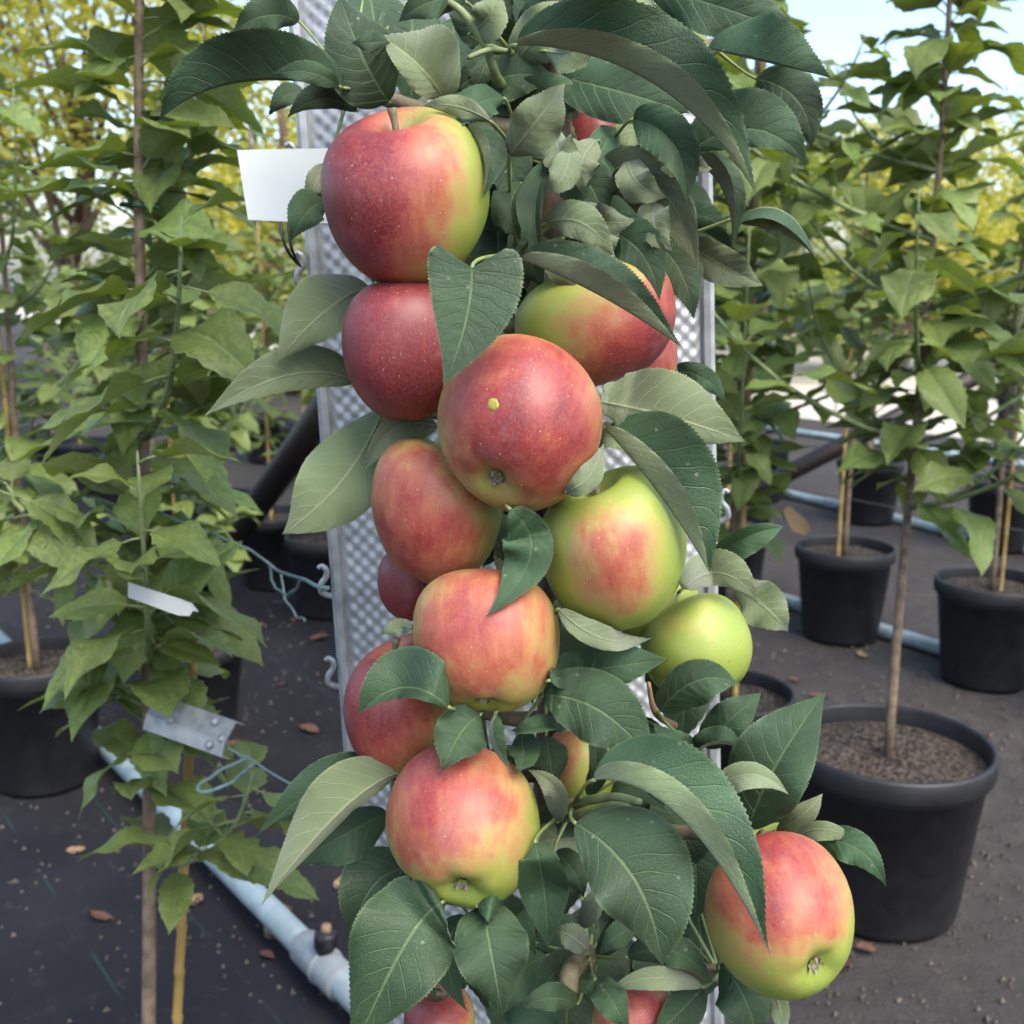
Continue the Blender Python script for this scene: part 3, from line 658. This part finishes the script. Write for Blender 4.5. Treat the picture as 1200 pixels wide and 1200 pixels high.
# green shoots at the top
def shoot(pts, r0, r1, m='shoot', name='shoot'):
    b = MB(); P = [loc_t(at(*p)) for p in pts]; n = len(P); ful = []
    for i in range(n - 1):
        for k in range(5):
            t = k / 5; p0, p1, p2, p3 = P[max(i - 1, 0)], P[i], P[i + 1], P[min(i + 2, n - 1)]
            ful.append(.5 * ((2 * p1) + (p2 - p0) * t + (2 * p0 - 5 * p1 + 4 * p2 - p3) * t * t + (3 * p1 - p0 - 3 * p2 + p3) * t ** 3))
    ful.append(P[-1]); b.tube(ful, [lerp(r0, r1, i / (len(ful) - 1)) for i in range(len(ful))], 8)
    return b.build(name, M[m], TREE)
shoot([(600, 110, .585), (583, 92, .55), (567, 50, .535), (535, 8, .53), (500, -5, .53)], .0028, .0016)
shoot([(600, 62, .55), (575, 58, .53), (548, 68, .525)], .0016, .0012)
shoot([(605, 150, .60), (602, 70, .595), (598, -60, .59)], .005, .0035)
shoot([(640, 120, .605), (655, 40, .60), (668, -60, .60)], .005, .004, 'bark')
shoot([(672, 945, .565), (690, 938, .52), (722, 934, .49), (750, 940, .475)], .0026, .0016)
shoot([(660, 960, .565), (684, 954, .52), (715, 943, .49), (740, 945, .478)], .0020, .0014)
shoot([(790, 850, .58), (768, 835, .55), (760, 800, .535)], .0022, .001, 'deadpale')
shoot([(690, 1120, .57), (668, 1140, .53), (668, 1165, .52)], .006, .004, 'twig')

# ------------------------------------------------------------------ label card hung on the post
o = MB(); zc = .625
c = [at(278, 176, zc), at(385, 174, zc - .004), at(385, 262, zc - .004), at(291, 258, zc)]; nrm = (c[1] - c[0]).cross(c[3] - c[0]).normalized() * .0005
o.add([p + nrm for p in c] + [p - nrm for p in c], [(0, 1, 2, 3), (7, 6, 5, 4), (0, 4, 5, 1), (1, 5, 6, 2), (2, 6, 7, 3), (3, 7, 4, 0)])
card = o.build('label_card', M['white'], smooth=False, loc=c[2]); tag(card, 'blank white plastic label card hanging on the post beside the topmost apple', 'label')
for dx in (0, 9):
    b = MB(); b.tube([p - c[2] for p in bez(at(329 + dx, 256, zc), at(328 + dx, 292, zc - .01), at(352, 312, zc + .012), 12)], .0009, 6); b.build('hanging_wire', M['black'], card)

# ------------------------------------------------------------------ background leaf meshes, shared by the saplings
def row_leaf_mesh(k):
    rnd = random.Random(k + 50); n, Q = 18, [0, .08, .4, .75, 1.]; mq = 4; pet = .22
    droop = rnd.uniform(.35, 1.0); fold = R(rnd.uniform(8, 40)); wid = rnd.uniform(.24, .31); ph = rnd.uniform(0, 6); wv = rnd.uniform(.02, .07); tw = rnd.uniform(-.35, .35)
    V, uv, faces, mi = [], [], [], []
    def mid(u):
        a = droop * u; return Vector((math.sin(a) / droop if droop else u, rnd_s * u * u, (math.cos(a) - 1) / droop))
    rnd_s = rnd.uniform(-.08, .08)
    cols = [(-1, j) for j in range(mq, 0, -1)] + [(1, j) for j in range(mq + 1)]; nc = len(cols)
    for skin in (1, -1):
        for i in range(n):
            u = i / (n - 1); w_ = wid * max(.004, math.sin(math.pi * u ** .8)) ** (.62 + .55 * u) if 0 < u < 1 else .003
            p = mid(u); a = droop * u; nn = Vector((math.sin(a), 0, math.cos(a)))
            for sg, j in cols:
                q = Q[j]; f_ = fold * (1 - .5 * q) + sg * tw * u; ww = w_ * q * (1 + (.05 if i % 2 else -.05) * (j == mq))
                y = sg * ww * math.cos(f_); h = ww * math.sin(f_) + wv * q * q * math.sin(6.28 * 1.7 * u + ph + sg) * (w_ / wid)
                h += .006 * math.cos(6.28 * (u * 9 - 1.9 * q)) * q * (1 - q)
                V.append(Vector((pet, 0, .04)) + p + Vector((0, y, 0)) + nn * (h + (skin * .0022 if j != mq else 0))); uv.append((u, sg * q))
    for sk, off in ((1, 0), (-1, n * nc)):
        for i in range(n - 1):
            for c_ in range(nc - 1):
                a_ = off + i * nc + c_; q = (a_, a_ + nc, a_ + nc + 1, a_ + 1) if sk > 0 else (a_, a_ + 1, a_ + nc + 1, a_ + nc)
                faces.append(q); mi.append(0 if sk > 0 else 1)
    b = MB(); b.tube([Vector((0, 0, 0)), Vector((pet * .5, 0, .03)), Vector((pet + .02, 0, .04))], [.016, .011, .010], 5)
    o_ = len(V); V += b.v; uv += [(.5, .3)] * len(b.v); faces += [tuple(i + o_ for i in f) for f in b.f]; mi += [2] * len(b.f)
    me = bpy.data.meshes.new('leaf'); me.from_pydata([tuple(v) for v in V], [], faces)
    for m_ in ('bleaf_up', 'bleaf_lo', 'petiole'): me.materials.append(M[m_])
    me.polygons.foreach_set('material_index', mi); me.polygons.foreach_set('use_smooth', [True] * len(faces))
    l = me.uv_layers.new(name='UVMap')
    for lp in me.loops: l.data[lp.index].uv = uv[lp.vertex_index]
    me.update(); return me
RL = [row_leaf_mesh(k) for k in range(8)]
def pot_mesh(r, h):
    b = MB(); b.lathe([(.01, .003), (r * .74, .003), (r * .76, .012), (r * .93, h * .86), (r * .99, h * .87), (r, h * .885), (r * 1.0, h * .985), (r * .985, h), (r * .955, h), (r * .945, h * .98), (r * .93, h * .84)], 40); return b
SAP = {}
def sapling(pos, height, seed, label, group, nleaf=70, lsize=.085, r=.13, h=.25, cane=True, lean=(0, 0), branches=3, low=.28, tr=.0085, canetop=0, ca=None, spread=1.0, name='potted_sapling'):
    rnd = random.Random(seed); root = empty(name, (pos[0], pos[1], .004)); tag(root, label, 'sapling', group)
    key = (round(r, 3), round(h, 3))
    if key not in SAP:
        p = pot_mesh(r, h).build('pot', M['pot'], root); b = MB()
        n, ring = 26, 9; v = [(0, 0, h * .9)]; f = []
        for i in range(1, ring + 1):
            for k in range(n):
                a = 6.283 * k / n; q = r * .94 * i / ring; v.append((q * math.cos(a), q * math.sin(a), h * .89 + (rnd.uniform(-.006, .008) if i < ring else 0)))
        for k in range(n): f.append((0, 1 + k, 1 + (k + 1) % n))
        for i in range(ring - 1):
            for k in range(n): a = 1 + i * n; f.append((a + k, a + n + k, a + n + (k + 1) % n, a + (k + 1) % n))
        s = mesh('soil', v, f, M['soil'], root); SAP[key] = (p.data, s.data)
    else:
        link('pot', SAP[key][0], root); link('soil', SAP[key][1], root)
    ph = rnd.uniform(0, 6); stem = [Vector((lean[0] * t + .012 * math.sin(t * 5 + ph) * t, lean[1] * t + .012 * math.cos(t * 4 + ph) * t, h * .87 + (height - h * .87) * t)) for t in [i / 14 for i in range(15)]]
    b = MB(); b.tube(stem, [tr * (1 - .6 * i / 14) for i in range(15)], 8); b.build('trunk', M['ybark'], root)
    paths = [(stem, low, 1.0, .55)]
    for q in range(branches):
        t = lerp(low, .7, (q + rnd.random()) / branches); i = int(t * 14); p0 = stem[i]; az = rnd.uniform(0, 6.28); L = rnd.uniform(.18, .42) * spread; up = rnd.uniform(.4, 1.0)
        d = Vector((math.cos(az), math.sin(az), 0)); e = p0 + d * L * .75 + Vector((0, 0, L * up)); bp = bez(p0, p0 + d * L * .6 + Vector((0, 0, L * .15)), e, 9)
        b = MB(); b.tube(bp, [.0045 - .00042 * k for k in range(9)], 6); b.build('side_shoot', M['shoot'], root); paths.append((bp, .15, 1.0, .45 / branches))
    if cane:
        a = rnd.uniform(0, 6.28); a = a if ca is None else ca; cx, cy = .022 * math.cos(a), .022 * math.sin(a); ch = canetop or height * rnd.uniform(.7, .9); b = MB(); P = []; rr = []
        for k in range(13):
            z = lerp(h * .6, ch, k / 12)
            for dz, q in ((-.004, 1.), (0, 1.22), (.004, 1.)): P.append(Vector((cx + lean[0] * .6 * k / 12, cy + lean[1] * .6 * k / 12, z + dz))); rr.append(.0052 * q)
        b.tube(P, rr, 8); b.build('cane', M['cane'], root)
        for q in (.35, .7):
            i = int(q * 14); pz = stem[i]; b = MB(); b.tube([pz + Vector((.017 * math.cos(a_), .012 * math.sin(a_), .003 * math.sin(a_ * .5))) for a_ in [j * .5236 for j in range(13)]], .0022, 5); b.build('tie', M['tie'], root)
    for (pp, lo, hi, share) in paths:
        cnt = max(3, int(nleaf * share)); n = len(pp); az = rnd.uniform(0, 6.28)
        for k in range(cnt):
            t = lerp(lo, hi, (k + rnd.random() * .8) / cnt); x = t * (n - 1); i = min(n - 2, int(x)); p = pp[i].lerp(pp[i + 1], min(1, x - i)); az += 2.4 + rnd.uniform(-.4, .4)
            o = link('leaf', rnd.choice(RL), root); s = lsize * rnd.uniform(.65, 1.25) * (1 - .35 * max(0, t - .75) / .25)
            o.location = p; o.rotation_euler = (rnd.uniform(-.5, .5), rnd.uniform(-.65, .45), az); o.scale = (s, s, s * rnd.uniform(.8, 1.2))
    return root
NEAR = 'young potted sapling with a bamboo cane, nearest to the grey pipe'
def g2(px, z, h=0): p = at(px, 600, z); return (p.x, p.y)
# row of the hero tree, left
sapling((-.378, .985), 1.62, 11, 'leafy potted sapling with bamboo cane carrying the metal bracket', None, 270, .092, .11, .15, low=.27, branches=7, lean=(.06, .14), tr=.008, spread=.62, canetop=.66, ca=-.2)
sapling((-.97, 2.15), 1.5, 12, 'leafy potted sapling next to the one carrying the metal bracket', None, 170, .095, .13, .27, branches=7, low=.12)
sapling((-.74, 2.45), 1.45, 13, 'potted sapling standing right behind the grey pipe', None, 230, .088, .12, .20, branches=9, low=.12, spread=.6)
# middle row
lb = 'slim potted sapling in the row along the dark brace'; gr = 'saplings in the row behind the post'
for k, s in enumerate((2.55, 3.0, 3.4, 3.8, 4.2, 4.6, 5.0, 5.5, 6.0)):
    p = row(1.54, s); sapling((p.x, p.y), random.Random(k).uniform(1.15, 1.5), 20 + k, lb, gr, 120, .088, .13, .25, branches=6, low=.18, spread=.9)
p = row(1.54, 1.36); sapling((p.x, p.y), 1.75, 40, 'tall potted sapling with brown lower stem beside the fruiting column', None, 300, .104, .125, .25, branches=11, low=.22, tr=.014, spread=1.35)
p = row(1.50, .98); SN = sapling((p.x, p.y), 1.70, 41, 'potted sapling in the large black pot nearest the set-apart apple', None, 300, .106, .165, .29, branches=14, low=.30, spread=1.5, cane=False, lean=(.05, .12))
# farther rows
lb2 = 'potted sapling in the second row, by the blue-grey pipe'; gr2 = 'saplings of the second row'
for k, s in enumerate((1.0, 1.45, 1.9, 2.35, 2.8, 3.3, 3.8, 4.3, 4.8, 5.3, 5.8, 6.4)):
    p = row(2.62, s); sapling((p.x, p.y), random.Random(k + 9).uniform(1.2, 1.55), 60 + k, lb2, gr2, 130, .09, .14, .27, branches=5, low=.22 + .2 * (s < 2.4), spread=.9)
lb3 = 'potted sapling in the third row, near the pale path'; gr3 = 'saplings of the third row'
for k, s in enumerate((1.6, 2.2, 2.8, 3.4, 4.6, 5.2, 5.8, 6.4, 7.0)):
    p = row(4.0, s); sapling((p.x, p.y), random.Random(k + 31).uniform(1.1, 1.5), 90 + k, lb3, gr3, 80, .09, .14, .27, branches=4, low=.28)

# ------------------------------------------------------------------ pipes, braces, wires
def pipe(name, pa, pb, r, label, cat='pipe'):
    root = empty(name, pa); tag(root, label, cat); b = MB(); b.tube([(0, 0, 0), (Vector(pb) - Vector(pa)) * .5, Vector(pb) - Vector(pa)], r, 20); b.build('tube', M['pvc'], root); return root
def rowpt(n, s, z): p = row(n, s); return Vector((p.x, p.y, z))
pa, pb = ground(470, 1222, .045), ground(-20, 730, .045); pr = pipe('irrigation_pipe', pa, pb, .0205, 'pale blue-grey pipe with a black tap joint on the dark ground fabric')
d = (pb - pa).normalized()
def ring(root, s0, s1, r, name='coupler', m='coupler'):
    b = MB(); b.tube([d * s0, d * (s0 + .004), d * (s1 - .004), d * s1], [r * .93, r, r, r * .93], 22); return b.build(name, M[m], root)
j0 = (ground(372, 1120, .045) - pa).dot(d)
ring(pr, j0 - .085, j0 + .035, .0265); ring(pr, j0 - .035, j0 - .025, .029, 'joint_rim')
b = MB(); side = Vector((d.y, -d.x, 0)); tp = d * (j0 - .03) + Vector((0, 0, .02)); up = (Vector((0, 0, 1)) + side * .1).normalized()
b.tube([tp, tp + up * .012, tp + up * .012, tp + up * .034, tp + up * .036], [.013, .013, .0165, .0165, .014], 16); tap = b.build('tap', M['black'], pr)
b = MB(); b.tube([tp + up * .034, tp + up * .046], [.0085, .007], 10); b.build('tap_button', M['deadpale'], tap)
for q in (.25, 1.3, 2.6):
    b = MB(); c0 = d * (j0 + q - .1); b.tube([c0 + Vector((0, 0, -.049)), c0 + Vector((0, 0, -.015))], .012, 8); b.build('support_peg', M['ybark'], pr)
for (x0, y0, x1, y1), lab in (((905, 699, 1037, 740), 'blue-grey pipe lying along the second row of pots'), ((945, 584, 1037, 605), 'blue-grey pipe lying along the third row of pots'), ((975, 512, 1037, 521), 'pale pipe lying along the edge of the path')):
    u0, u1 = ground(x0, y0, .022), ground(x1, y1, .022); d = (u1 - u0).normalized()
    q = pipe('irrigation_pipe', u0 - d * 5, u1 + d * 1.5, .021, lab)
    for s in (2.2, 4.1, 5.12): ring(q, s, s + .12, .0255)
def brace(lo, hi, r, label, plabel):
    b = MB(); b.tube([lo - lo, (hi - lo) * .5, hi - lo], r, 18); o = b.build('brace_bar', M['rust'], loc=None); o.location = lo; tag(o, label, 'brace')
    b = MB(); b.tube([(0, 0, 0), (0, 0, hi.z * .5), (0, 0, hi.z + .12)], r * 1.15, 18); o2 = b.build('end_post', M['rust']); o2.location = (hi.x, hi.y + r * 1.5, 0); tag(o2, plabel, 'post')
brace(ground(232, 690, .0), at(480, 340, 2.35), .040, 'thick dark brown brace bar leaning behind the left saplings', 'dark brown end post holding the thick brace bar')
brace(ground(770, 634, .0), at(1196, 414, 4.0), .034, 'dark brown brace bar rising behind the brown-stemmed sapling', 'dark brown end post at the upper end of the right-hand brace')
def line(name, pts, r, m, label, cat, n=6):
    b = MB(); o_ = Vector(pts[0]); b.tube([Vector(p) - o_ for p in pts], r, n); o = b.build(name, M[m], loc=None); o.location = o_; return tag(o, label, cat)
random.seed(5)
for k, h_ in enumerate((.42, .95)):
    line('trellis_wire', [rowpt(2.62, 0, h_), rowpt(2.62, 4, h_ - .02), rowpt(2.62, 8, h_)], .0014, 'wire', ['lower', 'upper'][k] + ' thin trellis wire running along the second row of saplings', 'wire')
# twine between the post and the saplings
hp = at(388, 693, .69)
def wig(pts, amp, n=6, seed=1):
    r_ = random.Random(seed); out = []
    for i in range(len(pts) - 1):
        for k in range(n): out.append(pts[i].lerp(pts[i + 1], k / n) + Vector((r_.uniform(-1, 1), r_.uniform(-1, 1), r_.uniform(-1, 1))) * amp)
    out.append(pts[-1])
    for _ in range(2): out = [out[0]] + [(out[i - 1] + out[i] * 2 + out[i + 1]) / 4 for i in range(1, len(out) - 1)] + [out[-1]]
    return out
line('tying_twine', wig([hp, at(350, 676, 1.0), at(318, 664, 1.15), at(285, 640, 1.1), at(185, 600, 1.03)], .003), .0016, 'twine', 'upper strand of frayed blue-green twine tied to the post', 'twine', 5)
line('tying_twine', wig([at(352, 677, 1.0), at(346, 690, 1.02), at(330, 700, 1.05), at(318, 686, 1.1), at(316, 664, 1.15)], .004, seed=2), .0014, 'twine', 'drooping loop of blue-green twine below the upper strand', 'twine', 5)
line('tying_twine', wig([at(330, 668, 1.15), at(333, 700, 1.14), at(345, 722, 1.1), at(357, 728, 1.08)], .003, seed=3), .0012, 'twine', 'loose dangling end of blue-green twine', 'twine', 5)
line('tying_twine', wig([at(408, 940, .70), at(350, 926, .85), at(292, 890, .99), at(262, 872, 1.01)], .0015, seed=4), .0011, 'twine', 'thin straight cord from the post to the metal bracket', 'twine', 5)
line('tying_twine', wig([at(292, 890, .99), at(262, 900, 1.0), at(231, 920, 1.01), at(236, 930, 1.0), at(275, 916, 1.0), at(297, 896, .985)], .0015, seed=5), .0018, 'twine', 'loop of blue-green twine hanging by the metal bracket', 'twine', 5)

# ------------------------------------------------------------------ bracket and strip on the left sapling
def bracket():
    z = 1.02; A, B = at(176, 834, z + .02), at(268, 866, z - .02); ax = (B - A).normalized(); L = (B - A).length; V = (CAM - A).normalized(); upv = V.cross(ax).normalized() * -1
    if upv.z < 0: upv = -upv
    root = empty('metal_bracket', A); tag(root, 'folded galvanised metal bracket with rivets on the left sapling', 'bracket')
    nn = ax.cross(upv).normalized()
    if nn.dot(V) < 0: nn = -nn
    b = MB(); hw = .017
    pr = [(-hw, -.012), (-hw, 0), (-hw * .2, .004), (hw, 0), (hw, -.014), (hw - .0015, -.014), (hw - .002, -.002), (-hw * .2, .002), (-hw + .002, -.002), (-hw + .0015, -.012)]
    vv = [ax * x + upv * p + nn * q for x in (0, L) for p, q in pr]; k = len(pr)
    b.add(vv, [(i, (i + 1) % k, k + (i + 1) % k, k + i) for i in range(k)] + [tuple(range(k - 1, -1, -1)), tuple(range(k, 2 * k))]); b.build('plate', M['galv'], root, smooth=False)
    for x, y in ((.25, .4), (.30, -.1), (.80, .6), (.84, -.6), (.95, -.1)):
        b = MB(); c0 = ax * (L * x) + upv * (hw * y) + nn * .001; b.tube([c0, c0 + nn * .004, c0 + nn * .0055], [.0042, .0038, .0015], 10); b.build('rivet', M['galv'], root)
bracket()
b = MB(); z = .90; c = [at(150, 682, z), at(212, 702, z), at(226, 708, z), at(233, 717, z), at(226, 716, z), at(222, 722, z), at(208, 721, z), at(150, 700, z)]
n_ = (CAM - c[0]).normalized() * .0006; k = len(c)
b.add([p + n_ for p in c] + [p - n_ for p in c], [tuple(range(k - 1, -1, -1)), tuple(range(k, 2 * k))] + [(i, (i + 1) % k, k + (i + 1) % k, k + i) for i in range(k)])
o = b.build('plastic_strip', M['white'], smooth=False, loc=c[0]); tag(o, 'torn white plastic strip among the leaves of the left sapling', 'label strip')

# ------------------------------------------------------------------ fallen leaves
def dead_mesh(seed):
    r_ = random.Random(seed); v = []; f = []; n = 9
    for i in range(n):
        u = i / (n - 1); w_ = .30 * max(.02, math.sin(math.pi * u ** .85)) ** .8
        for j in range(-2, 3):
            q = j / 2; v.append((u - .5, q * w_ * r_.uniform(.85, 1.1), .10 * abs(q) * abs(q) + .09 * math.sin(3 * u + seed) + r_.uniform(-.02, .03) + .05))
    for i in range(n - 1):
        for j in range(4): a = i * 5 + j; f.append((a, a + 5, a + 6, a + 1))
    me = bpy.data.meshes.new('fallen_leaf'); me.from_pydata(v, [], f); me.polygons.foreach_set('use_smooth', [True] * len(f)); me.update(); return me
DM = [dead_mesh(k) for k in range(4)]
for k, m_ in enumerate(DM): m_.materials.append(M['dead'] if k < 3 else M['deadpale'])
spots = [(332, 806), (300, 878), (272, 876), (398, 1040), (313, 1126), (330, 1072), (345, 728), (302, 736), (375, 752), (256, 1010), (290, 960), (230, 1060), (1015, 1118), (985, 1135), (960, 820), (1010, 770), (930, 800), (1060, 1100), (120, 1080), (90, 1000), (362, 860), (382, 905), (370, 660), (1130, 900)]
r_ = random.Random(8)
for k, (x, y) in enumerate(spots):
    s = r_.uniform(.03, .06); p = ground(x, y); o = link('fallen_leaf', DM[k % 4]); o.location = (p.x, p.y, .005); o.rotation_euler = (r_.uniform(-.2, .2), r_.uniform(-.2, .2), r_.uniform(0, 6.28)); o.scale = (s, s, s)
    if k % 4 < 3: tag(o, 'small curled red-brown dead leaf lying on the dark ground', 'dead leaf', 'brown dead leaves on the ground')
    else: tag(o, 'small curled straw-coloured dry leaf lying on the dark ground', 'dry leaf', 'straw-coloured dry leaves on the ground')
o = link('withered_leaf', dead_mesh(9)); o.data.materials.append(M['deadpale']); o.location = at(930, 613, 1.86); o.rotation_euler = (.8, .5, .3); o.scale = (.07, .09, .07)
tag(o, 'withered tan leaf caught beside the brown sapling stem', 'dry leaf')

# ------------------------------------------------------------------ far trees, sunlight put into their crown colour
def far_tree(x, y, h, cr, seed, label, m, nl=8000, ls=.09, group=None):
    r_ = random.Random(seed); root = empty('broadleaf_tree', (x, y, 0)); tag(root, label, 'tree', group)
    b = MB(); st = [Vector((.1 * math.sin(i + seed), .1 * math.cos(i * 1.3), h * .75 * i / 8)) for i in range(9)]; b.tube(st, [.11 * (1 - .09 * i) for i in range(9)], 9)
    cl = []
    for k in range(16):
        a = r_.uniform(0, 6.28); t = r_.uniform(.22, 1); rr = cr * r_.uniform(.25, .95) * (1 - .45 * abs(t - .45)); c = Vector((rr * math.cos(a), rr * math.sin(a), h * t)); cl.append((c, cr * r_.uniform(.28, .5)))
        p0 = st[min(8, int(t * 6))]; b.tube(bez(p0, p0.lerp(c, .5) + Vector((0, 0, .1)), c, 6), [.035, .03, .025, .02, .015, .01], 5)
    b.build('trunk', M['bark'], root)
    v = []; f = []
    for k in range(nl):
        c, rad = r_.choice(cl); d = Vector((r_.gauss(0, 1), r_.gauss(0, 1), r_.gauss(0, 1))).normalized() * rad * r_.random() ** .45; p = c + d
        t = Vector((r_.uniform(-1, 1), r_.uniform(-1, 1), r_.uniform(-.8, .3))).normalized(); s = t.cross(Vector((r_.uniform(-1, 1), r_.uniform(-1, 1), r_.uniform(.2, 1)))).normalized(); q = ls * r_.uniform(.6, 1.3); i = len(v)
        v += [p, p + t * q * .5 + s * q * .28, p + t * q, p + t * q * .5 - s * q * .28]; f.append((i, i + 1, i + 2, i + 3))
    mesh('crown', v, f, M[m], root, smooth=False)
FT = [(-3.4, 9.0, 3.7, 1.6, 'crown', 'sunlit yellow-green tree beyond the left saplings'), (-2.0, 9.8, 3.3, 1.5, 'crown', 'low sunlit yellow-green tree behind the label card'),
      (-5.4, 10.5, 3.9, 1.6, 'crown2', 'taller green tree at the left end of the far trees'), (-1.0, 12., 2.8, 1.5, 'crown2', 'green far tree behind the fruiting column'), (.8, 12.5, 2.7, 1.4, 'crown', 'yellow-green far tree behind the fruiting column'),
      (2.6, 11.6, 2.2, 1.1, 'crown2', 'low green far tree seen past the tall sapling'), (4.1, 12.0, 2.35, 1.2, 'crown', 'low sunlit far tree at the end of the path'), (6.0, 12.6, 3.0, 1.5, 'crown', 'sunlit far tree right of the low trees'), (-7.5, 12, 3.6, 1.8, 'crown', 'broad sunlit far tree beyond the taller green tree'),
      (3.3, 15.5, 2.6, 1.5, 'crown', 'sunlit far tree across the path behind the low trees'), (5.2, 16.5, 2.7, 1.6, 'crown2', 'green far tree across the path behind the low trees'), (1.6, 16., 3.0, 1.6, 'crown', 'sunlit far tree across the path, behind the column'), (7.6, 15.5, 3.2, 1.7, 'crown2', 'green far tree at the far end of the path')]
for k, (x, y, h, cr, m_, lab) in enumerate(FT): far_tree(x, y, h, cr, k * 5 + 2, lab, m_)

# ------------------------------------------------------------------ crumbs of soil on the ground
r_ = random.Random(19); v = []; f = []
for k in range(7000):
    x, y = (r_.uniform(.15, 1.6), r_.uniform(1.1, 4.0)) if k % 3 else (r_.uniform(-1.6, .2), r_.uniform(1.0, 4.0)); q = abs(r_.gauss(0, .0028)) + .0012; i = len(v)
    for j in range(3):
        a = j * 2.094 + r_.uniform(-.4, .4); v.append((x + q * math.cos(a), y + q * math.sin(a), .0035))
    v.append((x, y, .0045 + q * r_.uniform(.6, 1.2))); f += [(i, i + 1, i + 3), (i + 1, i + 2, i + 3), (i + 2, i, i + 3)]
o = mesh('soil_crumbs', v, f, mat_simple('crumb', (.085, .072, .058), .9, .6, 9, bump=0), smooth=False); o['kind'] = 'stuff'; tag(o, 'loose crumbs of soil and grit scattered over the ground', 'soil')
